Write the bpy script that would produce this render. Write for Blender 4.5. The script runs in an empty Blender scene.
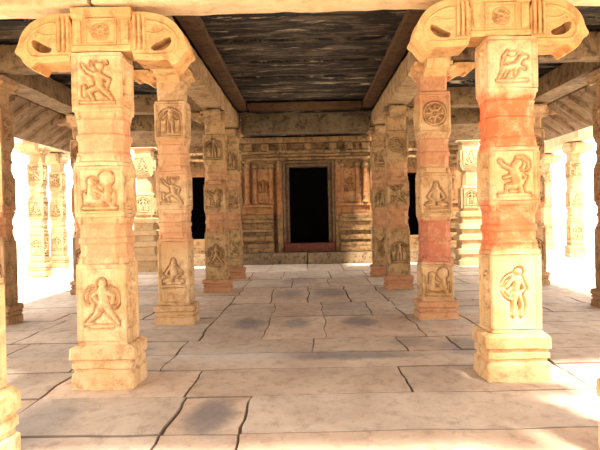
import bpy, bmesh, math, random
from mathutils import Vector, Matrix, noise

# ------------------------------------------------------------------ camera, light, exposure
noise.seed_set(7)
SC = bpy.context.scene
C = SC.collection
EYE = 1.62
cam_d = bpy.data.cameras.new('camera'); cam = bpy.data.objects.new('camera', cam_d); C.objects.link(cam)
cam_d.sensor_width = 36.0; cam_d.lens = 42.0; cam_d.clip_end = 500
yaw = math.atan(7 / 700.0); pitch = math.atan(8 / 700.0); roll = math.radians(1.2)
cam.matrix_world = (Matrix.Translation((0, 0, EYE)) @ Matrix.Rotation(yaw, 4, 'Z')
                    @ Matrix.Rotation(math.pi / 2 - pitch, 4, 'X') @ Matrix.Rotation(-roll, 4, 'Z'))
SC.camera = cam

world = bpy.data.worlds.new('sky'); SC.world = world; world.use_nodes = True
bg = world.node_tree.nodes['Background']
bg.inputs[0].default_value = (1.0, 0.95, 0.87, 1); bg.inputs[1].default_value = 1.9

sun_d = bpy.data.lights.new('sun', 'SUN'); sun = bpy.data.objects.new('sun', sun_d); C.objects.link(sun)
sun_d.energy = 9.0; sun_d.angle = math.radians(6); sun_d.color = (1.0, 0.93, 0.80)
SUN_AZ, SUN_EL = math.radians(18), math.radians(58)      # from behind the camera, a little to the right
sd = Vector((-math.sin(SUN_AZ) * math.cos(SUN_EL), math.cos(SUN_AZ) * math.cos(SUN_EL), -math.sin(SUN_EL)))
sun.rotation_euler = sd.to_track_quat('-Z', 'Y').to_euler()
sun.location = (2, -6, 9)

SC.view_settings.view_transform = 'Standard'; SC.view_settings.look = 'None'
SC.view_settings.exposure = 0.85; SC.view_settings.gamma = 1.0; SC.view_settings.use_curve_mapping = False

# ------------------------------------------------------------------ materials
def nt_new(name):
    m = bpy.data.materials.new(name); m.use_nodes = True
    nt = m.node_tree; b = nt.nodes['Principled BSDF']
    b.inputs['Specular IOR Level'].default_value = 0.25
    return m, nt, b

def N(nt, t, **kw):
    n = nt.nodes.new(t)
    for k, v in kw.items(): setattr(n, k, v)
    return n

def mixc(nt, fac, a, b, mode='MIX'):
    n = N(nt, 'ShaderNodeMix', data_type='RGBA', blend_type=mode)
    for sock, v in ((n.inputs[0], fac), (n.inputs[6], a), (n.inputs[7], b)):
        if hasattr(v, 'links'): nt.links.new(v, sock)
        elif isinstance(v, (int, float)): sock.default_value = v
        else: sock.default_value = (*v, 1)
    return n.outputs[2]

def nz(nt, vec, scale, detail=4, rough=.6, dist=0):
    n = N(nt, 'ShaderNodeTexNoise'); n.inputs['Scale'].default_value = scale
    n.inputs['Detail'].default_value = detail; n.inputs['Roughness'].default_value = rough
    n.inputs['Distortion'].default_value = dist
    nt.links.new(vec, n.inputs['Vector']); return n.outputs['Fac']

def mr(nt, v, a, b, c=0, d=1):
    n = N(nt, 'ShaderNodeMapRange'); nt.links.new(v, n.inputs[0])
    n.inputs[1].default_value = a; n.inputs[2].default_value = b
    n.inputs[3].default_value = c; n.inputs[4].default_value = d
    return n.outputs[0]

def mth(nt, op, a, b=None):
    n = N(nt, 'ShaderNodeMath', operation=op)
    for i, v in enumerate((a, b)):
        if v is None: continue
        if hasattr(v, 'links'): nt.links.new(v, n.inputs[i])
        else: n.inputs[i].default_value = v
    return n.outputs[0]

def bumped(nt, b, h, strength, dist=.02):
    n = N(nt, 'ShaderNodeBump'); n.inputs['Strength'].default_value = strength; n.inputs['Distance'].default_value = dist
    nt.links.new(h, n.inputs['Height']); nt.links.new(n.outputs[0], b.inputs['Normal'])

def scaled(nt, vec, s):
    n = N(nt, 'ShaderNodeMapping'); n.inputs['Scale'].default_value = s
    nt.links.new(vec, n.inputs['Vector']); return n.outputs[0]

def stone(name, base, dark, pale, red=None, bands=(), stain=.5, scale=1.0, bump=.5, per_part=True, streak=None):
    """weathered granite; bands = [(z0, z1, strength)] of red pigment, in metres above the pillar foot"""
    m, nt, b = nt_new(name)
    tc = N(nt, 'ShaderNodeTexCoord'); geo = N(nt, 'ShaderNodeNewGeometry')
    P = geo.outputs['Position']
    V = scaled(nt, P, streak) if streak else P
    big = nz(nt, V, 1.6 * scale, 5, .65, .4); mid = nz(nt, V, 7 * scale, 6, .7); fine = nz(nt, P, 45, 3, .7)
    c = mixc(nt, mr(nt, big, .35, .68), base, pale)
    c = mixc(nt, mth(nt, 'MULTIPLY', mr(nt, mid, .50, .66), stain), c, dark)
    c = mixc(nt, mth(nt, 'MULTIPLY', mr(nt, nz(nt, scaled(nt, P, (1, 1, .45)), 3.1 * scale, 7, .75, 1.2), .54, .66), stain * .8), c, dark)
    c = mixc(nt, mth(nt, 'MULTIPLY', mr(nt, fine, .52, .75), .35), c, dark)
    if red:
        sep = N(nt, 'ShaderNodeSeparateXYZ'); nt.links.new(P, sep.inputs[0])
        z = mth(nt, 'ADD', sep.outputs[2], mth(nt, 'MULTIPLY', mth(nt, 'SUBTRACT', nz(nt, P, 5, 3), .5), .22))
        tot = None
        for z0, z1, s in bands:
            a = mth(nt, 'MULTIPLY', mr(nt, z, z0 - .04, z0 + .05), mr(nt, z, z1 - .05, z1 + .04, 1, 0))
            a = mth(nt, 'MULTIPLY', a, s)
            tot = a if tot is None else mth(nt, 'MAXIMUM', tot, a)
        worn = mr(nt, nz(nt, P, 9, 5, .7), .32, .52, .4, 1)
        c = mixc(nt, mth(nt, 'MULTIPLY', tot, worn), c, red)
    nt.links.new(c, b.inputs['Base Color']); b.inputs['Roughness'].default_value = .85
    h = mth(nt, 'ADD', mth(nt, 'MULTIPLY', mid, .7), mth(nt, 'MULTIPLY', fine, .3))
    bumped(nt, b, h, bump)
    return m

BASE, DARK, PALE = (.64, .37, .155), (.24, .10, .034), (.80, .57, .32)
RED, PINK = (.60, .18, .07), (.60, .25, .12)
M = {}
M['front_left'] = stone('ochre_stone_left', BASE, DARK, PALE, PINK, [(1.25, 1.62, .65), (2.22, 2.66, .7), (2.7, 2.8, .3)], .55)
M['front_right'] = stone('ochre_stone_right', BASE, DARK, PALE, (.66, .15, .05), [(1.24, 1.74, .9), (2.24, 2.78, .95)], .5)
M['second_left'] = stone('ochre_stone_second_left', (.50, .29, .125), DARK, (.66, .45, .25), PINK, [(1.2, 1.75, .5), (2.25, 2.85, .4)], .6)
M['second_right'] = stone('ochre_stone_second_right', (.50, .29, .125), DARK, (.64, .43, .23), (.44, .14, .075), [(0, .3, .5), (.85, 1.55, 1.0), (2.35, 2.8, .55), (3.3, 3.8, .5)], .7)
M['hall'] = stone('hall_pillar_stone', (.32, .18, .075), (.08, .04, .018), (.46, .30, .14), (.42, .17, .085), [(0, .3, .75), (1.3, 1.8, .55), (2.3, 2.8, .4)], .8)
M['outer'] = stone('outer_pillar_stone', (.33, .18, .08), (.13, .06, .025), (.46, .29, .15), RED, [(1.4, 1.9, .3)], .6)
M['court'] = stone('court_pillar_stone', (.40, .245, .115), (.20, .105, .045), (.52, .36, .20), None, (), .4)
M['capital'] = stone('capital_stone', (.60, .31, .11), (.24, .095, .03), (.76, .48, .21), None, (), .55)
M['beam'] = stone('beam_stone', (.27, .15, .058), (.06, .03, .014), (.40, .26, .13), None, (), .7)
M['beam_front'] = stone('front_beam_stone', (.68, .46, .24), (.32, .18, .07), (.80, .62, .38), None, (), .4)
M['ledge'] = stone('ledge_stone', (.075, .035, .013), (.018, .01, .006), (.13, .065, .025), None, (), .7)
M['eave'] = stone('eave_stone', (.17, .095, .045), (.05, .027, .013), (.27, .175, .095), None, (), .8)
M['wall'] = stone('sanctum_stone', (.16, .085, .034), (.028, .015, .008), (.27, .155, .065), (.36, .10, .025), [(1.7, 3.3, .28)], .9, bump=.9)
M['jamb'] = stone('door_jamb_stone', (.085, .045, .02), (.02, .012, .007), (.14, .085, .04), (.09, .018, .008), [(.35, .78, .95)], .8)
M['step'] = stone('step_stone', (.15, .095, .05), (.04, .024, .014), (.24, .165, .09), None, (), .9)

def ceiling_mat():
    m, nt, b = nt_new('sooty_ceiling_stone')
    geo = N(nt, 'ShaderNodeNewGeometry'); P = geo.outputs['Position']
    V = scaled(nt, P, (.5, 1.7, 1.0))
    a = nz(nt, V, 1.5, 8, .75, .8); d = nz(nt, V, 5, 6, .75, .5)
    c = mixc(nt, mr(nt, a, .47, .56), (.014, .010, .008), (.12, .088, .055))
    c = mixc(nt, mth(nt, 'MULTIPLY', mr(nt, d, .50, .58), .92), c, (.02, .015, .012))
    c = mixc(nt, mth(nt, 'MULTIPLY', mr(nt, nz(nt, V, 2.3, 5, .7), .58, .68), .9), c, (.60, .49, .33))
    nt.links.new(c, b.inputs['Base Color']); b.inputs['Roughness'].default_value = .8
    bumped(nt, b, mth(nt, 'ADD', a, d), .9, .05)
    return m
M['ceiling'] = ceiling_mat()

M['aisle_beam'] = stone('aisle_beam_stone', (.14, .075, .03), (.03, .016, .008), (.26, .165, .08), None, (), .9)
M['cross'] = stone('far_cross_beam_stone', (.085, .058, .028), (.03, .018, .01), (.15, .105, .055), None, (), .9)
M['chamber_shade'] = stone('chamber_shade_stone', (.012, .009, .007), (.006, .005, .004), (.02, .015, .012), None, (), .5)  # doorway shade put into the colour of the chamber stone
def floor_mat():
    m, nt, b = nt_new('floor_slab_stone')
    geo = N(nt, 'ShaderNodeNewGeometry'); P = geo.outputs['Position']
    at = N(nt, 'ShaderNodeAttribute', attribute_name='tone')
    V = scaled(nt, P, (1.1, .65, 1))
    big = nz(nt, V, 1.1, 6, .65, .6); mid = nz(nt, V, 6, 6, .7); fine = nz(nt, P, 60, 3, .7)
    c = mixc(nt, mr(nt, big, .38, .66), (.50, .38, .29), (.68, .545, .43))
    c = mixc(nt, mth(nt, 'MULTIPLY', mr(nt, mid, .5, .68), .6), c, (.29, .20, .145))
    c = mixc(nt, mth(nt, 'MULTIPLY', mr(nt, fine, .5, .75), .25), c, (.36, .25, .18))
    # worn, polished grey patches in the middle of some slabs
    sep = N(nt, 'ShaderNodeSeparateXYZ'); nt.links.new(P, sep.inputs[0])
    wob = mth(nt, 'MULTIPLY', mth(nt, 'SUBTRACT', nz(nt, P, 3.2, 5, .7), .5), 1.6)
    spots = [(-.83, 5.75, .22, .60, .9), (.45, 8.15, .85, .28, .75), (-.95, 10.8, .26, .6, .75), (-.18, 10.7, .22, .5, .6),
             (.78, 10.75, .28, .55, .8), (-.4, 14.8, .35, .9, .6), (.5, 14.9, .4, .9, .6), (1.9, 8.6, .35, .6, .6),
             (-2.3, 8.6, .4, .8, .6), (-2.2, 5.6, .3, .8, .5), (-.2, 17.8, .5, .9, .5), (1.35, 8.9, .3, .35, .5)]
    tot = None
    for x, y, rx, ry, s in spots:
        dx = mth(nt, 'MULTIPLY', mth(nt, 'SUBTRACT', sep.outputs[0], x), 1 / rx)
        dy = mth(nt, 'MULTIPLY', mth(nt, 'SUBTRACT', sep.outputs[1], y), 1 / ry)
        d = mth(nt, 'ADD', mth(nt, 'ADD', mth(nt, 'MULTIPLY', dx, dx), mth(nt, 'MULTIPLY', dy, dy)), wob)
        v = mr(nt, d, .25, 1.3, s, 0)
        tot = v if tot is None else mth(nt, 'MAXIMUM', tot, v)
    c = mixc(nt, tot, c, (.20, .18, .175))
    dx = mth(nt, 'MULTIPLY', mth(nt, 'SUBTRACT', sep.outputs[0], -.9), 1 / .75)
    dy = mth(nt, 'MULTIPLY', mth(nt, 'SUBTRACT', sep.outputs[1], 8.25), 1 / .5)
    d = mth(nt, 'ADD', mth(nt, 'ADD', mth(nt, 'MULTIPLY', dx, dx), mth(nt, 'MULTIPLY', dy, dy)), wob)
    c = mixc(nt, mr(nt, d, .1, 1.4, .55, 0), c, (.62, .57, .53))
    c = mixc(nt, 1.0, c, at.outputs['Color'], 'MULTIPLY')
    nt.links.new(c, b.inputs['Base Color'])
    nt.links.new(mr(nt, mid, .3, .7, .5, .8), b.inputs['Roughness'])
    bumped(nt, b, mth(nt, 'ADD', mth(nt, 'MULTIPLY', mid, .8), mth(nt, 'MULTIPLY', fine, .2)), .35)
    return m
M['floor'] = floor_mat()
M['joint'] = stone('floor_joint_earth', (.07, .045, .028), (.03, .02, .012), (.12, .08, .055), None, (), .5)
M['ground'] = stone('pale_court_ground', (.78, .70, .60), (.68, .58, .47), (.84, .78, .70), None, (), .3, .4)

# ------------------------------------------------------------------ helpers
def link_mesh(name, bm, mat, parent=None, smooth=False):
    bmesh.ops.recalc_face_normals(bm, faces=bm.faces[:])
    me = bpy.data.meshes.new(name); bm.to_mesh(me); bm.free()
    if mat: me.materials.append(mat)
    if smooth:
        for p in me.polygons: p.use_smooth = True
    return link_data(name, me, parent)

def link_data(name, me, parent=None):
    o = bpy.data.objects.new(name, me); C.objects.link(o)
    if parent: o.parent = parent
    return o

def thing(name, label, cat, loc=(0, 0, 0), group=None, rz=0):
    o = bpy.data.objects.new(name, None); C.objects.link(o)
    o.location = loc; o.rotation_euler = (0, 0, rz); tag(o, label, cat, group); return o

def tag(o, label, cat, group=None):
    o['label'] = label; o['category'] = cat; o['kind'] = 'thing'
    if group: o['group'] = group
    return o

def struct(o): o['kind'] = 'structure'; return o

def disp(bm, amp, sc=3.0, seed=0.0, verts=None):
    for v in (verts or bm.verts):
        p = v.co * sc + Vector((seed, seed * 1.7, seed * .3))
        v.co += noise.noise_vector(p) * amp + noise.noise_vector(p * 3.1) * amp * .45

def add_box(bm, x0, x1, y0, y1, z0, z1, seg=None, bev=0.0, amp=0.0, seed=0.0):
    """box, optionally gridded every seg metres and roughened"""
    b2 = bmesh.new()
    nx, ny, nz_ = (1, 1, 1) if not seg else tuple(max(1, min(90, round((b - a) / seg))) for a, b in ((x0, x1), (y0, y1), (z0, z1)))
    vm = {}
    def V(i, j, k):
        key = (i, j, k)
        if key not in vm:
            p = [x0 + (x1 - x0) * i / nx, y0 + (y1 - y0) * j / ny, z0 + (z1 - z0) * k / nz_]
            if bev and seg:
                e = [i in (0, nx), j in (0, ny), k in (0, nz_)]
                if sum(e) >= 2:
                    cx, cy, cz = (x0 + x1) / 2, (y0 + y1) / 2, (z0 + z1) / 2
                    for a, c_ in enumerate((cx, cy, cz)):
                        if e[a]: p[a] += bev * (1 if p[a] < c_ else -1) * (.6 + .8 * abs(noise.noise(Vector(p) * 4 + Vector((seed,) * 3))))
            vm[key] = b2.verts.new(p)
        return vm[key]
    for i in range(nx):
        for j in range(ny):
            for k in (0, nz_): b2.faces.new([V(i, j, k), V(i + 1, j, k), V(i + 1, j + 1, k), V(i, j + 1, k)])
    for i in range(nx):
        for k in range(nz_):
            for j in (0, ny): b2.faces.new([V(i, j, k), V(i + 1, j, k), V(i + 1, j, k + 1), V(i, j, k + 1)])
    for j in range(ny):
        for k in range(nz_):
            for i in (0, nx): b2.faces.new([V(i, j, k), V(i, j + 1, k), V(i, j + 1, k + 1), V(i, j, k + 1)])
    if bev and not seg:
        bmesh.ops.bevel(b2, geom=b2.edges[:], offset=bev, segments=2, affect='EDGES')
    if amp: disp(b2, amp, 2.6, seed + x0 + y0)
    merge(bm, b2)

def merge(bm, b2, mat=None):
    if mat is not None: bmesh.ops.transform(b2, matrix=mat, verts=b2.verts[:])
    mp = {v: bm.verts.new(v.co) for v in b2.verts}
    for f in b2.faces:
        try: bm.faces.new([mp[v] for v in f.verts])
        except ValueError: pass
    b2.free()

def ring_pts(hx, hy, c, n):
    """rounded-off rectangle outline: half sizes hx, hy, corner chamfer c, n points per side"""
    pts = []
    c = max(c, .004)
    for s in range(4):
        ax, ay = [(1, 0), (0, 1), (-1, 0), (0, -1)][s]
        tx, ty = -ay, ax
        hs, ht = (hx, hy) if s % 2 == 0 else (hy, hx)
        for k in range(n + 1):
            t = -(ht - c) + 2 * (ht - c) * k / n
            pts.append((ax * hs + tx * t, ay * hs + ty * t))
    return pts

def add_loft(bm, prof, n=5, amp=0.0, step=None, seed=0.0, cx=0, cy=0):
    """prof = [(z, hx, hy, chamfer)] from the bottom up"""
    P = []
    for a, b in zip(prof, prof[1:]):
        k = max(1, int((b[0] - a[0]) / step)) if step else 1
        for i in range(k): P.append(tuple(a[q] + (b[q] - a[q]) * i / k for q in range(4)))
    P.append(prof[-1])
    b2 = bmesh.new(); rings = []
    for z, hx, hy, c in P:
        rings.append([b2.verts.new((x + cx, y + cy, z)) for x, y in ring_pts(hx, hy, c, n)])
    for r0, r1 in zip(rings, rings[1:]):
        m_ = len(r0)
        for i in range(m_): b2.faces.new([r0[i], r0[(i + 1) % m_], r1[(i + 1) % m_], r1[i]])
    b2.faces.new(rings[0][::-1]); b2.faces.new(rings[-1])
    if amp: disp(b2, amp, 5.0, seed)
    merge(bm, b2)

def add_lathe(bm, prof, x, y, n=16):
    rings = []
    for z, r in prof:
        rings.append([bm.verts.new((x + r * math.cos(2 * math.pi * i / n), y + r * math.sin(2 * math.pi * i / n), z)) for i in range(n)])
    for a, b in zip(rings, rings[1:]):
        for i in range(n): bm.faces.new([a[i], a[(i + 1) % n], b[(i + 1) % n], b[i]])
    bm.faces.new(rings[0][::-1]); bm.faces.new(rings[-1])

def add_poly_xz(bm, outer, y0, y1, hole=None):
    """extrude an outline in x-z (optionally with a hole) from y0 to y1"""
    b2 = bmesh.new(); edges = []
    for loop in ([outer] + ([hole] if hole else [])):
        vs = [b2.verts.new((x, y0, z)) for x, z in loop]
        for i in range(len(vs)): edges.append(b2.edges.new((vs[i], vs[(i + 1) % len(vs)])))
    bmesh.ops.triangle_fill(b2, use_beauty=True, use_dissolve=False, edges=edges)
    r = bmesh.ops.extrude_face_region(b2, geom=b2.faces[:])
    for g in r['geom']:
        if isinstance(g, bmesh.types.BMVert): g.co.y = y1
    merge(bm, b2)

def smooth_loop(pts, it=2):
    for _ in range(it):
        q = []
        for i in range(len(pts)):
            a, b = pts[i], pts[(i + 1) % len(pts)]
            q += [(a[0] * .75 + b[0] * .25, a[1] * .75 + b[1] * .25), (a[0] * .25 + b[0] * .75, a[1] * .25 + b[1] * .75)]
        pts = q
    return pts

def add_tube(bm, pts, rad, n=6):
    rings = []
    for i, p in enumerate(pts):
        p = Vector(p); a = Vector(pts[max(0, i - 1)]); b = Vector(pts[min(len(pts) - 1, i + 1)])
        t = (b - a).normalized(); u = t.orthogonal().normalized(); w = t.cross(u)
        if rings:
            u = (uu - t * uu.dot(t)).normalized(); w = t.cross(u)
        uu = u
        r = rad[i] if isinstance(rad, (list, tuple)) else rad
        rings.append([bm.verts.new(p + (u * math.cos(2 * math.pi * k / n) + w * math.sin(2 * math.pi * k / n)) * r) for k in range(n)])
    for a, b in zip(rings, rings[1:]):
        for i in range(n): bm.faces.new([a[i], a[(i + 1) % n], b[(i + 1) % n], b[i]])
    bm.faces.new(rings[0][::-1]); bm.faces.new(rings[-1])

# ------------------------------------------------------------------ carved relief panels (height fields on a 1 x 1.2 field)
def seg_d(px, py, s):
    x1, y1, x2, y2, r1, r2 = s
    dx, dy = x2 - x1, y2 - y1; L = dx * dx + dy * dy
    t = 0 if L < 1e-9 else max(0, min(1, ((px - x1) * dx + (py - y1) * dy) / L))
    r = r1 + (r2 - r1) * t
    return math.hypot(px - x1 - dx * t, py - y1 - dy * t) - r, r

def S(x1, y1, x2, y2, r1, r2=None): return (x1, y1, x2, y2, r1, r2 if r2 is not None else r1)
def arc(cx, cy, R, a0, a1, r, n=8):
    o = []
    for i in range(n):
        a, b = math.radians(a0 + (a1 - a0) * i / n), math.radians(a0 + (a1 - a0) * (i + 1) / n)
        o.append(S(cx + R * math.cos(a), cy + R * math.sin(a), cx + R * math.cos(b), cy + R * math.sin(b), r))
    return o
# coordinates: x -.5...5, y 0..1.2
DES = {
 'dancer': [S(.02, .78, .05, .52, .09, .08), S(.06, .97, .06, .99, .085), S(.0, .75, -.22, .86, .045, .035), S(-.22, .86, -.34, 1.02, .035, .03),
            S(.1, .76, .28, .66, .045, .035), S(.28, .66, .22, .5, .035), S(0, .48, -.2, .4, .065, .05), S(-.2, .4, -.1, .2, .05, .035),
            S(.08, .48, .24, .32, .065, .05), S(.24, .32, .34, .2, .045, .035), S(-.4, .13, .4, .13, .03), S(-.3, .3, -.3, .5, .045)] + arc(.06, .98, .19, 20, 170, .025),
 'rider': [S(-.2, .80, -.2, .82, .11), S(-.2, .68, -.22, .42, .1, .12), S(-.3, .34, .05, .3, .09, .08), S(.18, .86, .18, .9, .19), S(.2, .66, .22, .4, .08, .1),
           S(-.12, .6, .1, .48, .05, .04), S(.1, .4, .32, .2, .08, .06), S(-.38, .5, -.36, .25, .05), S(-.42, .13, .42, .13, .045), S(.36, .5, .36, .3, .05)],
 'archer': [S(.0, 1.03, .0, 1.05, .08), S(.0, .9, .02, .62, .1, .08), S(.06, .86, .22, .78, .045), S(.22, .78, .2, .62, .035), S(-.06, .88, -.2, .78, .04),
            S(-.2, .78, -.1, .66, .035), S(-.02, .6, -.12, .4, .08, .06), S(-.12, .4, -.3, .24, .05, .035), S(.05, .6, .16, .42, .08, .06),
            S(.16, .42, .34, .2, .05, .035), S(-.36, .2, -.2, .2, .03), S(-.24, .14, .2, .14, .03)] + arc(.12, .72, .24, -60, 75, .022) + arc(-.12, .76, .22, 110, 220, .018),
 'lion': [S(-.18, .52, .14, .58, .085, .075), S(.14, .62, .24, .78, .07, .06), S(.26, .8, .36, .78, .055, .035), S(-.2, .5, -.32, .28, .05, .03), S(-.12, .48, -.2, .3, .05, .03),
          S(.12, .54, .08, .34, .04, .03), S(.18, .56, .32, .5, .035, .03), S(-.26, .56, -.2, .82, .025), S(-.2, .82, -.1, .94, .025), S(-.04, .88, .06, .88, .05), S(-.38, .2, .36, .2, .028)],
 'monkey': [S(.06, .86, .1, .9, .1), S(.02, .72, .1, .44, .12, .13), S(-.08, .78, -.26, .86, .045, .035), S(-.26, .86, -.34, .98, .035), S(.14, .68, .28, .56, .04), S(.28, .56, .2, .4, .035),
            S(.02, .34, -.16, .36, .07, .05), S(-.16, .36, -.2, .16, .045, .035), S(.14, .34, .2, .18, .06, .045), S(-.36, .13, .36, .13, .04), S(-.06, .6, -.22, .56, .035)] + arc(.16, .86, .2, -40, 120, .025),
 'slim_figure': [S(.06, 1.0, .06, 1.02, .075), S(.04, .88, .0, .6, .085, .065), S(.1, .86, .18, .66, .035), S(.18, .66, .08, .56, .03), S(-.06, .86, -.18, .7, .03), S(-.02, .56, -.04, .3, .07, .045),
            S(.06, .56, .12, .3, .06, .04), S(-.04, .3, -.06, .12, .04), S(.12, .3, .1, .12, .04)] + arc(-.02, .7, .27, 100, 260, .018),
 'deity': [S(0, .98, 0, 1.04, .08, .05), S(0, .84, 0, .6, .1, .08), S(-.1, .84, -.24, .7, .04), S(-.24, .7, -.22, .9, .03), S(.1, .84, .24, .7, .04), S(.24, .7, .22, .9, .03),
           S(-.05, .56, -.08, .2, .07, .045), S(.05, .56, .08, .2, .07, .045), S(-.3, .14, .3, .14, .035)] + arc(0, .62, .4, 0, 180, .03, 12) + [S(-.4, .62, -.4, .1, .03), S(.4, .62, .4, .1, .03)],
 'lotus': arc(0, .6, .36, 0, 360, .03, 20) + arc(0, .6, .12, 0, 360, .04, 10) + [S(.17 * math.cos(k * math.pi / 4), .6 + .17 * math.sin(k * math.pi / 4), .28 * math.cos(k * math.pi / 4), .6 + .28 * math.sin(k * math.pi / 4), .05, .03) for k in range(8)],
 'seated': [S(0, .92, 0, .98, .09, .06), S(0, .76, 0, .48, .13, .12), S(-.12, .74, -.26, .54, .045), S(-.26, .54, -.1, .44, .04), S(.12, .74, .26, .54, .045), S(.26, .54, .1, .44, .04),
            S(-.1, .34, -.32, .28, .08, .06), S(.1, .34, .32, .28, .08, .06), S(-.2, .22, .2, .22, .06), S(-.4, .11, .4, .11, .04)],
}
PLAIN = ('archer', 'slim_figure', 'lion', 'dancer', 'monkey')
relief_cache = {}
def relief_mesh(design, w, h, mat, depth=.08, nx=52):
    """panel: back plane at y=0, front towards -y; x centred, z from 0"""
    key = (design, round(w, 3), round(h, 3), mat.name)
    if key in relief_cache: return relief_cache[key]
    shapes = DES[design]; ny = max(20, int(nx * h / w)); bm = bmesh.new()
    fh = 1.2; s = min(w / 1.0, h / fh)              # keep the figure's proportions
    g = {}
    for i in range(nx + 1):
        for j in range(ny + 1):
            x = -w / 2 + w * i / nx; z = h * j / ny
            fx, fy = x / s, (z - h / 2) / s + fh / 2
            best = 9; hgt = 0
            for sh in shapes:
                d, r = seg_d(fx, fy, sh)
                if d < best: best = d
                if d < 0: hgt = max(hgt, math.sqrt(min(1, -d / r)) * (.3 + .7 * min(1, r / .1)))
            edge = min(x + w / 2, w / 2 - x, z, h - z) / w
            base = .6
            if best < 0: y = .35 + .85 * hgt
            elif best < .045: y = base * (best / .045) ** 2
            else: y = base
            if .055 < edge < .075 and design not in PLAIN: y = min(y, .38)
            elif edge <= .06: y = .78 if design not in PLAIN else .62
            if edge < .012: y = .75
            yy = -depth * y - noise.noise(Vector((x * 9, z * 9, 3.0))) * .003
            g[i, j] = bm.verts.new((x, yy, z))
    for i in range(nx):
        for j in range(ny): bm.faces.new([g[i, j], g[i + 1, j], g[i + 1, j + 1], g[i, j + 1]])
    b = {}
    for i in (0, nx):
        for j in (0, ny): b[i, j] = None
    rim = [(i, 0) for i in range(nx + 1)] + [(nx, j) for j in range(1, ny + 1)] + [(i, ny) for i in range(nx - 1, -1, -1)] + [(0, j) for j in range(ny - 1, 0, -1)]
    bv = [bm.verts.new((g[k].co.x, 0, g[k].co.z)) for k in rim]
    for a in range(len(rim)):
        c_ = (a + 1) % len(rim)
        bm.faces.new([g[rim[a]], g[rim[c_]], bv[c_], bv[a]])
    bm.faces.new(bv)
    bmesh.ops.recalc_face_normals(bm, faces=bm.faces[:])
    me = bpy.data.meshes.new('carved_relief'); bm.to_mesh(me); bm.free(); me.materials.append(mat)
    for p in me.polygons: p.use_smooth = True
    relief_cache[key] = me
    return me

# ------------------------------------------------------------------ pillars
def arm_mesh(sign, s=1.0):
    """corbel arm curling down to a hooked tip, with an open curl; local x outward from the capital block"""
    outer = [(0, .37), (.16, .37), (.28, .345), (.38, .30), (.46, .23), (.505, .15), (.525, .07), (.56, .01), (.535, -.02), (.50, -.04), (.47, -.10), (.405, -.16), (.375, -.12),
             (.35, -.09), (.25, -.10), (.12, -.09), (0, -.08)]
    hole = [(.20, .0), (.27, -.01), (.35, .015), (.395, .07), (.39, .125), (.34, .12), (.29, .085), (.23, .06), (.19, .04)]
    outer = [(x * s * sign, z * s) for x, z in smooth_loop(outer, 1)]; hole = [(x * s * sign, z * s) for x, z in smooth_loop(hole, 1)]
    bm = bmesh.new()
    core = [(x * .97, z * .97) for x, z in outer]
    add_poly_xz(bm, core, -.03, .03)
    add_poly_xz(bm, outer, -.22, -.03, hole); add_poly_xz(bm, outer, .03, .22, hole)
    for q in (.02, .065, .11): add_box(bm, *sorted((sign * q * s, sign * (q + .035) * s)), -.24, .24, .0, .345 * s, None, .008)
    add_box(bm, *sorted((0, sign * .16 * s)), -.215, .215, .345 * s, .375 * s, None, .006)
    for yy in (-.22, .22):
        curl = [(.16, .28), (.24, .27), (.32, .235), (.40, .18), (.445, .10), (.44, .02), (.40, -.04), (.32, -.05), (.2, -.045), (.04, -.04)]
        add_tube(bm, [(x * s * sign, yy, z * s) for x, z in curl], .018 * s, 6)
        curl = [(.16, .17), (.22, .16), (.28, .165), (.33, .19), (.36, .175), (.35, .15)]
        add_tube(bm, [(x * s * sign, yy, z * s) for x, z in curl], .014 * s, 6)
    disp(bm, .004, 6, sign)
    return bm

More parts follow.
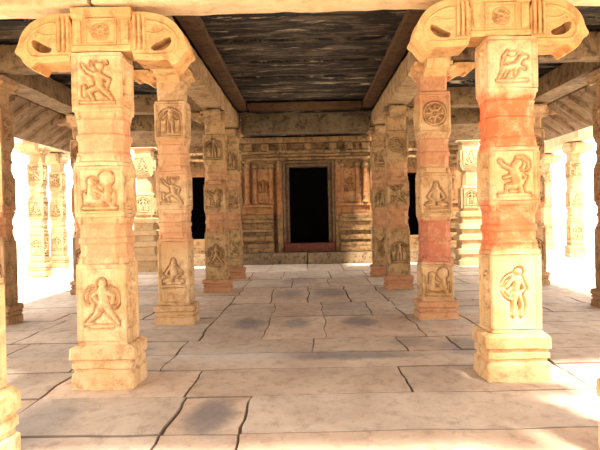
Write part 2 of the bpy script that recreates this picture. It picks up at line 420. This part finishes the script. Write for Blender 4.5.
def pillar(kind, label, x, y, mat, levels, top, designs, w=.24, front=False, group=None, rot=0, seed=0, arms=None, caph=.15, faces=4, capmat=None, capx=0):
    """levels = (plinth_top, low_block_top, mid0, mid1, up0, up1)"""
    t = thing(kind, label, 'pillar', (x, y, 0), group)
    pt, lb, m0, m1, u0, u1 = levels
    bm = bmesh.new(); p = w
    # plinth: two courses with a groove and a projecting cornice
    add_loft(bm, [(0, p + .065, p + .065, .02), (pt * .36, p + .06, p + .06, .015), (pt * .40, p + .035, p + .035, .01), (pt * .46, p + .035, p + .035, .01), (pt * .49, p + .055, p + .055, .012),
                  (pt * .60, p + .055, p + .055, .012), (pt * .63, p + .04, p + .04, .012), (pt * .67, p + .045, p + .045, .012), (pt * .70, p + .07, p + .07, .02), (pt * .93, p + .07, p + .07, .025), (pt, p + .03, p + .03, .02)], 8, .012, .05, seed)
    link_mesh('plinth', bm, mat, t)
    bm = bmesh.new(); c8 = w * .36; r = w - .056
    def block(a, b): return [(a, w, w, .012), (a + .035, w, w, .012), (a + .04, r, r, .01), (b - .04, r, r, .01), (b - .035, w, w, .012), (b, w, w, .012)]
    def octo(a, b):
        n_ = .06
        return [(a + .012, w - .02, w - .02, .05), (a + n_, w - .012, w - .012, c8), (a + n_ + .02, w - .002, w - .002, c8), (a + n_ + .05, w - .016, w - .016, c8),
                ((a + b) / 2 - .04, w - .016, w - .016, c8), ((a + b) / 2 - .02, w - .002, w - .002, c8), ((a + b) / 2 + .02, w - .002, w - .002, c8), ((a + b) / 2 + .04, w - .016, w - .016, c8),
                (b - n_ - .05, w - .016, w - .016, c8), (b - n_ - .02, w - .008, w - .008, c8), (b - n_, w - .02, w - .02, c8 * .8), (b - .012, w - .02, w - .02, .05)]
    prof = block(pt, lb) + octo(lb, m0) + block(m0, m1) + octo(m1, u0) + block(u0, u1)
    if top - u1 > .06:
        prof += [(u1 + .02, w - .04, w - .04, .04), (top - .06, w - .03, w - .03, .04), (top - .04, w + .02, w + .02, .02), (top, w + .02, w + .02, .02)]
    add_loft(bm, prof, 6, .009, .06, seed + 5)
    # leaf-shaped corner horns where the square blocks turn octagonal
    for zz, up in ((lb, 1), (m0, -1), (m1, 1), (u0, -1)):
        for sx in (-1, 1):
            for sy in (-1, 1):
                q = w - .04
                add_tube(bm, [(sx * q, sy * q, zz), (sx * (q - .005), sy * (q - .005), zz + up * .05), (sx * (q - .03), sy * (q - .03), zz + up * .09)], [.036, .03, .008], 6)
    link_mesh('shaft', bm, mat, t)
    order = [(0, (0, -1)), (1, (1, 0)), (2, (0, 1)), (3, (-1, 0))]
    k = 0
    for z0, z1 in ((pt, lb), (m0, m1), (u0, u1)):
        for fi, (dx, dy) in order:
            if faces < 4 and fi == 2: k += 1; continue
            d = designs[k % len(designs)] if fi else designs[(0 if z0 == pt else 1 if z0 == m0 else 2)]
            me = relief_mesh(d, 2 * w - .012, z1 - z0 - .075, mat)
            o = link_data('carved_relief', me, t)
            o.location = (dx * r, dy * r, z0 + .0375); o.rotation_euler = (0, 0, math.atan2(dx, -dy)); k += 1
            if fi == 0: k += 1
    cm = capmat or mat
    if arms:
        bm = bmesh.new()
        add_loft(bm, [(top, .285, .22, .01), (top + .02, .295, .235, .012), (top + .05, .295, .235, .012), (top + .06, .285, .22, .01), (top + .32, .285, .22, .01), (top + .33, .295, .235, .012), (top + caph, .295, .24, .01)], 6, .006, .05, seed)
        for sx in (-1, 1): add_box(bm, sx * .23 - .04, sx * .23 + .04, -.245, .245, top + .07, top + .31, .04, .01, .004)
        cap = link_mesh('capital', bm, cm, t); cap.location.x = capx
        o = link_data('carved_relief', relief_mesh('lotus', .30, .25, cm, .035, 34), cap); o.location = (0, -.215, top + .065)
        for sx in (-1, 1):
            o = link_mesh('bracket_arm', arm_mesh(sx, arms), cm, t); o.location = (sx * .285 + capx, 0, top)
    else:
        bm = bmesh.new()
        add_loft(bm, [(top, w + .02, w + .02, .02), (top + caph * .3, w + .08, w + .08, .02), (top + caph * .5, w + .08, w + .08, .02), (top + caph * .6, w + .04, w + .04, .02), (top + caph, w + .05, w + .05, .02)], 5, .006, .05, seed)
        link_mesh('capital', bm, cm, t)
        for sx, sy in ((1 if x > 0 else -1, 0), (0, 1), (0, -1)):
            b2 = bmesh.new(); L = .42
            out = [(0, caph), (L, caph), (L + .02, caph * .6), (L - .05, caph * .25), (L - .12, -.02), (L - .2, .02), (0, -.12)]
            add_poly_xz(b2, smooth_loop(out, 1), -.17, .17)
            disp(b2, .005, 6, seed)
            o = link_mesh('bracket_arm', b2, cm, t); o.location = (sx * w, sy * w, top); o.rotation_euler = (0, 0, math.atan2(sy, sx))
    return t

ROWS = [6.98, 11.04, 15.54, 18.84]
GI, GO = 'carved pillars lining the central aisle', 'pillars of the outer aisles'
pillar('carved_pillar', 'tall ochre carved pillar with bow-legged archer on its lowest panel, front left', -2.00, 6.98, M['front_left'],
       (.42, 1.20, 1.66, 2.19, 2.68, 3.25), 3.26, ['archer', 'rider', 'dancer', 'deity', 'lotus', 'seated', 'monkey'], arms=1.0, caph=.42, capx=.05, capmat=M['capital'], group=GI, seed=1)
pillar('carved_pillar', 'tall carved pillar with orange-red bands and small running lion on its top panel, front right', 2.00, 6.98, M['front_right'],
       (.46, 1.25, 1.70, 2.25, 2.78, 3.31), 3.32, ['slim_figure', 'monkey', 'lion', 'deity', 'lotus', 'seated', 'rider'], arms=1.0, caph=.34, capx=-.10, capmat=M['capital'], group=GI, seed=2)
HT, HC = 3.81, .15
lv = (.30, 1.32, 1.78, 2.36, 2.85, 3.45)
lab = {('l', 1): 'pale ochre carved pillar second from the front on the left of the aisle', ('r', 1): 'carved pillar with a deep red block below its middle, second on the right',
       ('l', 2): 'weathered brown carved pillar with red base, third on the left side', ('r', 2): 'greyish brown carved pillar third on the right side of the aisle',
       ('l', 3): 'dark pillar beside the sanctum wall, last on the left side', ('r', 3): 'dark pillar beside the sanctum wall, last on the right side'}
for i in (1, 2, 3):
    for s, sx in (('l', -1), ('r', 1)):
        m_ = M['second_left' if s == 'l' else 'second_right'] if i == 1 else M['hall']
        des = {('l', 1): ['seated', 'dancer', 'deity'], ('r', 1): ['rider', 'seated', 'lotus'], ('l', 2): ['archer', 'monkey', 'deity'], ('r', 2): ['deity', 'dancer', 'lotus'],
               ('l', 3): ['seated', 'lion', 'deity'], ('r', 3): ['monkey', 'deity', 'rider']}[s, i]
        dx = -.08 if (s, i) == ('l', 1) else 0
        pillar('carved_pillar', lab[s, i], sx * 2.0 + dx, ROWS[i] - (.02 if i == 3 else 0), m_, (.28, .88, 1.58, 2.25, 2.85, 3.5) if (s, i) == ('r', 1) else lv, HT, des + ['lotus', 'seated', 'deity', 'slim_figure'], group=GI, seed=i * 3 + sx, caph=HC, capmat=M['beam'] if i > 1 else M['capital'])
for (x, y), L in {(-5.05, 11.3): 'shaded brown pillar at the left edge with stepped base, beside the bright court',
                  (5.14, 11.75): 'shaded pillar at the right edge with stepped base, beside the bright court',
                  (-5.0, 15.8): 'outer left pillar hidden mostly behind the archer pillar',
                  (5.05, 15.8): 'outer right pillar hidden mostly behind the orange-red banded pillar'}.items():
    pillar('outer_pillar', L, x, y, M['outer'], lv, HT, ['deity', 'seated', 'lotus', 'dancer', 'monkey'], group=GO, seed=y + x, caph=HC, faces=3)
# broad pillars on high moulded bases at the far ends of the side aisles
def pedestal_pillar(label, x, y, seed):
    t = thing('pedestal_pillar', label, 'pillar', (x, y, 0), 'broad pillars at the far ends of the side aisles')
    bm = bmesh.new(); w = .26
    pr = [(0, .46), (.16, .46), (.18, .40), (.34, .40), (.36, .47), (.50, .47), (.54, .36), (.78, .36), (.80, .44), (.94, .44), (.97, .34), (1.12, .34), (1.15, .43), (1.28, .41), (1.32, .32), (1.5, .32), (1.53, .38), (1.66, .36), (1.7, .28)]
    add_loft(bm, [(z, a, a, .03) for z, a in pr], 6, .01, .08, seed); link_mesh('pedestal', bm, M['court'], t)
    bm = bmesh.new()
    add_loft(bm, [(1.7, w, w, .01), (2.45, w, w, .01), (2.5, w - .03, w - .03, .09), (2.95, w - .03, w - .03, .09), (3.0, w + .03, w + .03, .02), (3.4, w, w, .02), (3.82, w, w, .02)], 6, .008, .08, seed)
    link_mesh('shaft', bm, M['court'], t)
    for k, (dx, dy) in enumerate(((0, -1), (1, 0), (-1, 0))):
        for z0, z1, d in ((1.78, 2.42, 'deity'), (3.05, 3.6, 'seated')):
            o = link_data('carved_relief', relief_mesh(d, 2 * w - .05, z1 - z0, M['court']), t)
            o.location = (dx * (w - .006), dy * (w - .006), z0); o.rotation_euler = (0, 0, math.atan2(dx, -dy))
    bm = bmesh.new()
    add_loft(bm, [(3.82, w + .02, w + .02, .02), (3.88, w + .1, w + .1, .02), (3.97, w + .06, w + .06, .02)], 5, .006, None, seed); link_mesh('capital', bm, M['court'], t)
pedestal_pillar('sunlit pillar on a high moulded pedestal seen through the left side aisle', -5.12, 22.2, 2)
pedestal_pillar('sunlit pillar on a high moulded pedestal seen through the right side aisle', 5.15, 22.2, 5)
# the two columns closest to the camera, cut by the picture's lower corners
for sx, L in ((-1, 'nearest porch column at the lower left corner with chipped base'), (1, 'nearest porch column at the lower right corner with chipped base')):
    t = pillar('porch_column', L, sx * (2.29 if sx < 0 else 2.25), 4.46, M['front_left'], (.52, 1.25, 1.7, 2.2, 2.7, 3.25), 3.27, ['slim_figure', 'deity', 'lotus', 'seated'], group='porch columns nearest the camera', seed=9 + sx, arms=1.0, caph=.41, capmat=M['capital'])
# ------------------------------------------------------------------ beams, ledges, ceiling
def beam(name, label, x0, x1, y0, y1, z0, z1, mat, seed=0, seg=.14, amp=.012, group=None):
    bm = bmesh.new(); cx, cy = (x0 + x1) / 2, (y0 + y1) / 2
    add_box(bm, x0 - cx, x1 - cx, y0 - cy, y1 - cy, 0, z1 - z0, seg, .018, amp, seed)
    o = link_mesh(name, bm, mat); o.location = (cx, cy, z0); tag(o, label, 'beam', group); return o

BF = 3.70
GB = 'beam stones above the front pillars'
for a, b_, L in ((-5.3, -2.05, 'pale beam stone crossing above the front left capital to the corner'), (-2.03, 1.96, 'long pale beam stone crossing above the central aisle at the top of the view'),
                 (1.99, 5.4, 'pale beam stone at the top right, right of the front right capital')):
    beam('stone_beam', L, a, b_, 6.70, 7.20, BF, 4.08, M['beam_front'], a, group=GB)
for a, b_, L in ((-5.3, -2.05, 'upper course stone above the front left beam'), (-2.03, 1.96, 'upper course stone above the front middle beam'), (1.99, 5.4, 'upper course stone above the front right beam')):
    beam('stone_course', L, a, b_, 6.75, 6.99, 4.10, 4.98, M['beam'], a + 3, group='upper course above the front beams')
BH0, BH1 = 3.985, 4.39
ys = [7.27, 11.04, 15.54, 19.1]
for i in range(3):
    for sx, sn in ((-1, 'left'), (1, 'right')):
        far = ['nearest', 'middle', 'farthest'][i]
        x0, x1 = (1.76, 2.24) if sx > 0 else (-2.24, -1.76)
        beam('stone_beam', f'{far} of the lengthwise stone beams over the {sn} row of the central aisle', x0, x1, ys[i] + .006, ys[i + 1] - .006, BH0, BH1, M['beam'], i + sx, group='lengthwise beams over the aisle pillars')
ys = [7.27, 11.4, 15.7, 19.0, 22.25, 24.18]
for i in (0, 1, 2, 4):
    for sx, sn in ((-1, 'left'), (1, 'right')):
        far = ['nearest', 'second', 'third', '', 'farthest'][i]
        x0, x1 = (4.82, 5.35) if sx > 0 else (-5.35, -4.82)
        beam('stone_beam', f'{far} of the lengthwise stone beams along the outer {sn} edge of the hall', x0, x1, ys[i] + .006, ys[i + 1] - .006, BH0, BH1 + .0, M['aisle_beam'], i + sx * 2, group='lengthwise beams along the outer edges')
for i in (1, 2, 3):
    for sx, sn in ((-1, 'left'), (1, 'right')):
        x0, x1 = (2.25, 4.81) if sx > 0 else (-4.81, -2.25)
        beam('stone_beam', f'cross beam over the {sn} side aisle at the {["second","third","last"][i-1]} row of pillars', x0, x1, ROWS[i] - .22, ROWS[i] + .22, BH0, BH1 + (.05 if i == 3 else 0), M['aisle_beam'], i * 2 + sx, group='cross beams over the side aisles')
beam('stone_beam', 'grey cross beam over the far end of the central aisle before the sanctum', -1.70, 1.70, 18.62, 19.06, 3.86, BH1, M['cross'], 4)

# ledges below the ceiling of the central aisle
def ledge(n, x0, x1, y0, y1, z0, z1, seed):
    bm = bmesh.new(); add_box(bm, x0, x1, y0, y1, z0, z1, .16, .015, .012, seed)
    struct(link_mesh(f'trim_{n}', bm, M['ledge']))
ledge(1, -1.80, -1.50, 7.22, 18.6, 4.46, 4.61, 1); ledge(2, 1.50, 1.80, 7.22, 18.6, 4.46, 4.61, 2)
for n, sx in ((10, -1), (11, 1)):  # filler courses added over the beams to block light leaks
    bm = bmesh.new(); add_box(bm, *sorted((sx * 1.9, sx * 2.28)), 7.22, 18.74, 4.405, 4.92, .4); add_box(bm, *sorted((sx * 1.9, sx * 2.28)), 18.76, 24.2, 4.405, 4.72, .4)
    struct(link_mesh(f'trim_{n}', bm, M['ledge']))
ledge(3, -1.49, 1.49, 18.1, 18.75, 4.44, 4.60, 3)
rnd = random.Random(4)
bm = bmesh.new()
def slabs(x0, x1, y0, y1, z, wmin=.5, wmax=.95, drop=.05, along='x'):
    p = y0
    while p < y1 - .05:
        q = min(y1, p + rnd.uniform(wmin, wmax))
        if y1 - q < .3: q = y1
        dz = rnd.uniform(0, drop)
        add_box(bm, x0, x1, p + .012, q - .012, z - dz, z + .25, .2, .02, .016, rnd.random() * 30)
        p = q
slabs(-1.96, 1.96, 7.02, 18.7, 4.68, drop=.06)
for v in bm.verts: pass
for s in (-1, 1):
    a, b_ = sorted((s * 2.0, s * 5.4)); slabs(a, b_, 7.02, 18.7, 4.50, drop=.07)
slabs(-2.0, 2.0, 18.8, 24.7, 4.47, drop=.03)
add_box(bm, -5.5, 5.5, 7.02, 18.75, 4.93, 5.06); add_box(bm, -2.3, 2.3, 18.76, 25.2, 4.73, 4.86)
struct(link_mesh('ceiling', bm, M['ceiling']))
bm = bmesh.new()
slabs(-2.35, 2.35, 2.3, 6.72, 4.12, drop=.0)  # out-of-view porch roof, front edge run forward to shade the near floor
add_box(bm, -2.35, 2.35, 2.25, 6.72, 4.38, 4.5)
struct(link_mesh('ceiling', bm, M['ceiling']))
for sx, sn in ((-1, 'left'), (1, 'right')):
    x0, x1 = (2.08, 2.42) if sx > 0 else (-2.46, -2.12)
    beam('porch_beam', f'beam over the {sn} side of the front porch', x0, x1, 2.35, 6.68, BF, 4.08, M['beam_front'], sx, group='porch side beams')

# sloping eaves added past the side aisles to hide sky and dim the floor
for sx, n in ((-1, 8), (1, 9)):
    bm = bmesh.new()
    for a, b_ in ((2.27, 3.7), (3.72, 5.3)):
        b2 = bmesh.new()
        add_poly_xz(b2, [(19.08, 4.6), (19.08, 4.2), (19.7, 4.04), (20.5, 3.76), (20.57, 3.88), (19.7, 4.25)], a, b_)
        for v in b2.verts: x, y, z = v.co; v.co = (sx * y, x, z)
        disp(b2, .01, 3, a); merge(bm, b2)
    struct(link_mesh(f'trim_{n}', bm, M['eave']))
# unseen eaves added to keep sun off the side aisle floors
for sx, n in ((-1, 6), (1, 7)):
    bm = bmesh.new()
    for a, b_ in ((2.42, 3.6), (3.62, 4.9), (4.92, 6.2)):
        b2 = bmesh.new()
        add_poly_xz(b2, [(-6.68, 4.06), (-6.68, 3.93), (-6.2, 3.74), (-5.8, 3.55), (-5.45, 3.47), (-5.4, 3.58), (-5.75, 3.69), (-6.2, 3.9)], a, b_)
        for v in b2.verts: x, y, z = v.co; v.co = (sx * y, -x, z)
        disp(b2, .01, 3, a); merge(bm, b2)
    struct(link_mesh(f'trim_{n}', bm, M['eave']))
# sloping eaves along both long sides
for sx, n in ((-1, 4), (1, 5)):
    bm = bmesh.new(); p = 6.9
    while p < 18.9:
        q = min(19.0, p + rnd.uniform(1.3, 2.1))
        out = [(5.37, 4.12), (5.37, 3.98), (5.62, 3.80), (5.9, 3.58), (6.15, 3.44), (6.2, 3.55), (5.95, 3.72), (5.65, 3.97)]
        add_poly_xz(bm, [(x * sx, z) for x, z in out], p + .01, q - .01)
        for yy in (p + (q - p) * .3, p + (q - p) * .75):
            add_poly_xz(bm, [(x * sx, z) for x, z in [(5.37, 3.98), (5.62, 3.80), (5.9, 3.58), (6.1, 3.46), (6.06, 3.42), (5.86, 3.52), (5.58, 3.73), (5.37, 3.88)]], yy - .05, yy + .05)
        p = q
    add_box(bm, *sorted((sx * 5.44, sx * 5.6)), 6.75, 19.0, 4.1, 5.0, .3)  # unseen roof-edge strip added to stop sky showing above the outer beams
    disp(bm, .01, 3, 4)
    struct(link_mesh(f'trim_{n}', bm, M['eave']))

# ------------------------------------------------------------------ floor
rnd = random.Random(11)
bm = bmesh.new(); tone = bm.verts.layers.float_color.new('tone')
def slab(x0, x1, y0, y1, t=None, gap=.008, dz=None):
    def side(a, b, n):
        return [(a[0] + (b[0] - a[0]) * i / n, a[1] + (b[1] - a[1]) * i / n) for i in range(n)]
    k = .035
    cs = [(x0 + rnd.uniform(-k, k) * .4, y0), (x1, y0 + 0), (x1, y1), (x0, y1)]
    pts = []
    for i in range(4):
        a, b = cs[i], cs[(i + 1) % 4]
        pts += side(a, b, max(2, int(math.dist(a, b) / .18)))
    cx, cy = (x0 + x1) / 2, (y0 + y1) / 2
    out = []
    for x, y in pts:
        v = noise.noise_vector(Vector((x * 1.6, y * 1.6, 0))) * .05 + noise.noise_vector(Vector((x * 6, y * 6, 7))) * .014
        out.append((x + v.x, y + v.y))
    col = t or rnd.uniform(.85, 1.1); hue = rnd.uniform(-.04, .05)
    c4 = (col + hue, col, col - hue * .8, 1)
    z = dz if dz is not None else rnd.uniform(-.006, .006); tx, ty = rnd.uniform(-.004, .004), rnd.uniform(-.004, .004)
    g = gap * rnd.uniform(.5, 1.3)
    rings = []
    for ins, zz in ((g, -.09), (g, -.012), (g + .003, -.004), (g + .007, -.001), (g + .014, 0)):
        ring = []
        for x, y in out:
            dx, dy = cx - x, cy - y; 
            sx_ = min(1, ins / max(.01, abs(dx))) * dx if abs(abs(x - cx) - (x1 - x0) / 2) < .12 else 0
            sy_ = min(1, (ins + .011) / max(.01, abs(dy))) * dy if abs(abs(y - cy) - (y1 - y0) / 2) < .12 else 0
            vv = bm.verts.new((x + sx_, y + sy_, zz + z + (0 if zz < -.05 else tx * dx + ty * dy))); vv[tone] = c4 if zz > -.004 else (c4[0] * .48, c4[1] * .44, c4[2] * .41, 1); ring.append(vv)
        rings.append(ring)
    m_ = len(out)
    for a, b in zip(rings, rings[1:]):
        for i in range(m_): bm.faces.new([a[i], a[(i + 1) % m_], b[(i + 1) % m_], b[i]])
    bm.faces.new(rings[-1])
nave = [(2.2, 3.9, [-2.5, -1.0, .6, 2.5]), (3.9, 5.25, [-2.5, -1.12, -.55, 2.5]), (5.25, 6.38, [-2.5, -1.12, -.55, 2.9]), (6.38, 7.5, [-2.5, -1.15, .93, 2.6]),
        (7.5, 8.35, [-1.6, 2.6]), (8.35, 9.3, [-1.62, .05, 1.15, 1.8, 2.5]), (9.3, 11.4, [-1.5, -.62, .24, 1.55]), (11.4, 13.2, [-1.5, -.62, .24, 1.05, 1.55]),
        (13.2, 16.2, [-1.5, -.75, .0, .8, 1.5]), (16.2, 18.3, [-1.5, -.4, .5, 1.5]), (18.3, 20.8, [-1.6, -.7, .6, 1.6]), (20.8, 24.0, [-2.2, -1.2, 0, 1.1, 2.2])]
for y0, y1, xs in nave:
    for a, b in zip(xs, xs[1:]):
        bigg = .007
        t = {(5.25, -1.12): .92, (3.9, -1.12): .9}.get((y0, a))
        slab(a, b, y0, y1, t, bigg)
# strips between the pillars of each row and the side aisles
for sx in (-1, 1):
    for y0, y1, xs in nave:
        inner = abs(xs[0] if sx < 0 else xs[-1])
        cuts = [inner]
        while cuts[-1] < 5.5:
            cuts.append(min(5.7, cuts[-1] + rnd.uniform(.8, 1.7)))
            if 5.7 - cuts[-1] < .5: cuts[-1] = 5.7
        ysub = [y0, y1] if y1 - y0 < 1.7 else [y0, (y0 + y1) / 2, y1]
        for q0, q1 in zip(ysub, ysub[1:]):
            for a, b in zip(cuts, cuts[1:]):
                slab(*(sorted((sx * a, sx * b))), q0, q1)
for y in (-2.5, -.9, .7):
    x = -5.7
    while x < 5.6:
        q = min(5.7, x + rnd.uniform(1, 2)); slab(x, q, y, y + 1.6); x = q
fl = link_mesh('floor', bm, M['floor']); struct(fl)
bm = bmesh.new(); add_box(bm, -5.72, 5.72, -2.6, 24.7, -.5, -.013); o = link_mesh('floor_bed', bm, M['joint'], fl)
bm = bmesh.new(); add_box(bm, -90, 90, -90, 140, -.7, -.30); struct(link_mesh('ground', bm, M['ground']))

# ------------------------------------------------------------------ sanctum wall and doorway
WY = 24.6; DX0, DX1 = -.60, .77; D0, D1 = .70, 3.37
wall = bpy.data.objects.new('wall_back', None); C.objects.link(wall); wall.location = (0, WY, 0); struct(wall)
def wbox(name, parts, mat, parent=wall, seg=.12, amp=.01, bev=.012):
    bm = bmesh.new()
    for i, (x0, x1, y0, y1, z0, z1) in enumerate(parts): add_box(bm, x0, x1, y0, y1, z0, z1, seg, bev, amp, i * 1.7)
    return link_mesh(name, bm, mat, parent)
# masonry of the wall around door and the two side openings
SO = [(-4.25, -3.55), (3.55, 4.25)]
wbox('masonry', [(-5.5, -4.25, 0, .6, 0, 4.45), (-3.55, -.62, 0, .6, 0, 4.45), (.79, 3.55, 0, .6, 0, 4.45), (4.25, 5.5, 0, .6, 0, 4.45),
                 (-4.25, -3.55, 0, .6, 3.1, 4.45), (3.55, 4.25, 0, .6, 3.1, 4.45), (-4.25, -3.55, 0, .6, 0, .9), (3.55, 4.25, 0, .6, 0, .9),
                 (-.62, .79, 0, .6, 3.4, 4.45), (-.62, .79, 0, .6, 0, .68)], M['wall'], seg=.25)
# chambers behind; near-black colour deepens the shade inside the openings
wbox('chamber', [(-5.5, 5.5, 4.4, 4.6, 0, 4.6), (-5.6, -5.4, .6, 4.5, 0, 4.6), (5.4, 5.6, .6, 4.5, 0, 4.6), (-5.5, 5.5, .6, 4.5, 4.5, 4.7), (-5.5, 5.5, .6, 4.5, -.1, .3)], M['chamber_shade'], seg=None, amp=0)
for sx in (-1, 1):
    segs = [(1.16, 2.25), (2.35, 3.5), (4.3, 5.45)]
    for a, b in segs:
        cs = [(.40, .56, .30), (.56, .72, .22), (.72, .80, .12), (.80, .98, .26), (.98, 1.12, .14), (1.12, 1.22, .28), (1.22, 1.44, .16), (1.44, 1.56, .26), (1.56, 1.72, .20), (1.72, 1.98, .10), (1.98, 2.08, .2)]
        wbox('base_moulding', [(*sorted((sx * a, sx * b)), -d, .02, z0, z1) for z0, z1, d in cs], M['wall'], seg=.1, amp=.008)
    # slender round colonnette with cushion capital
    for cx in (2.06, 2.9, 4.6):
        bm = bmesh.new()
        add_lathe(bm, [(2.08, .12), (2.14, .12), (2.16, .09), (2.3, .085), (2.32, .10), (2.36, .085), (2.75, .08), (3.2, .075), (3.3, .075), (3.33, .11), (3.39, .125), (3.44, .10), (3.47, .08), (3.52, .08), (3.56, .15), (3.64, .16), (3.68, .12)], sx * cx, -.13)
        link_mesh('colonnette', bm, M['wall'], wall, True)
    # niche pilasters flanking a carved figure
    for cx in (1.22, 1.80):
        wbox('pilaster', [(sx * cx - .07, sx * cx + .07, -.12, .02, 2.08, 3.35), (sx * cx - .1, sx * cx + .1, -.16, .02, 3.35, 3.5), (sx * cx - .1, sx * cx + .1, -.15, .02, 2.08, 2.2)], M['wall'], seg=.07, amp=.006)
    for cx, d in ((1.51, 'deity' if sx < 0 else 'dancer'), (2.5, 'seated'), (3.2, 'slim_figure'), (4.95, 'deity')):
        o = link_data('carved_relief', relief_mesh(d, .5 if cx != 1.51 else .44, 1.2, M['wall'], .09), wall); o.location = (sx * cx, .0, 2.12)
wbox('frieze', [(-5.4, 5.4, -.30, .02, 3.60, 3.70), (-5.4, 5.4, -.18, .02, 3.70, 3.82), (-5.4, 5.4, -.36, .02, 3.82, 3.92), (-5.4, 5.4, -.12, .02, 3.92, 4.20), (-5.4, 5.4, -.3, .02, 4.20, 4.40)], M['wall'], seg=.14, amp=.014)
wbox('frieze_block', [(x - .14, x + .14, -.27, -.1, 3.93, 4.19) for x in [-2.0, -1.4, -.8, .09, .95, 1.5, 2.1]], M['wall'], seg=.07, amp=.012)
# the plinth the wall stands on
wbox('wall_plinth', [(-5.4, -.02, -.62, -.0, 0, .39), (.0, 5.4, -.62, 0, 0, .38)], M['step'], seg=.15, amp=.012)
door = bpy.data.objects.new('door_1', None); C.objects.link(door); door.location = (0, WY, 0); struct(door)
def frame(name, d, y0, y1, e, mat, z0=.70):
    wbox(name, [(DX0 - d - e, DX0 - d, y0, y1, z0, D1 + d + e), (DX1 + d, DX1 + d + e, y0, y1, z0, D1 + d + e), (DX0 - d - .001, DX1 + d + .001, y0, y1, D1 + d, D1 + d + e)], mat, door, seg=.1, amp=.006)
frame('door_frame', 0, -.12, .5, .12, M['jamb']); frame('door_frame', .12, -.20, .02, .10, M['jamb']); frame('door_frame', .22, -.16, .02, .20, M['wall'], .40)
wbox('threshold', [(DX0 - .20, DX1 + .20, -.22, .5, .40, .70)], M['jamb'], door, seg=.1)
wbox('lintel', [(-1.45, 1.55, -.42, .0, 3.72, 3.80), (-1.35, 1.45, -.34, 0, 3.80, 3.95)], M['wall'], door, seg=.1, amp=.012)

# ------------------------------------------------------------------ sunlit colonnades across the court on both sides
def court_pillar(x, y, label, seed):
    t = pillar('court_pillar', label, x, y, M['court'], (.4, 1.3, 1.75, 2.3, 2.8, 3.4), 3.75, ['deity', 'seated', 'dancer', 'lotus'], w=.23, group='pillars of the pavilions across the court', seed=seed, caph=.3)
court = [(-8.15, 21.2, 'sunlit pillar with a brown shaded side across the left court, the nearer one'), (-8.9, 25.0, 'sunlit pillar across the left court, just left of the archer pillar'),
         (9.6, 25.2, 'sunlit pillar with a narrow brown shaded side across the right court'), (10.2, 30.0, 'overexposed pillar across the right court, just right of the orange-red banded pillar')]
for i, (x, y, L) in enumerate(court): court_pillar(x, y, L, i)
for (x0, y0), (x1, y1), L in (((-8.0, 19.4), (-9.3, 27.5), 'beam over the pillars across the left court'), ((9.4, 23.5), (10.5, 32.0), 'beam over the pillars across the right court')):
    a = math.atan2(y1 - y0, x1 - x0); ln = math.hypot(x1 - x0, y1 - y0)
    bm = bmesh.new(); add_box(bm, -ln / 2, ln / 2, -.28, .28, 0, .45, .2, .02, .012)
    o = link_mesh('court_beam', bm, M['court']); o.location = ((x0 + x1) / 2, (y0 + y1) / 2, 4.08); o.rotation_euler = (0, 0, a); tag(o, L, 'beam', 'beams across the court')
for sx, x0, y0, y1 in ((-1, 7.7, 18.8, 28.5), (1, 9.0, 22.8, 33.0)):
    bm = bmesh.new(); add_box(bm, *sorted((sx * x0, sx * (x0 + 3.5))), y0, y1, -.32, -.03, .3, .02, .01)
    o = link_mesh('court_platform', bm, M['ground']); tag(o, 'low pale stone platform under the %s court pillars' % ('left' if sx < 0 else 'right'), 'platform', 'court platforms')
print('faces', sum(len(m.polygons) for m in bpy.data.meshes))
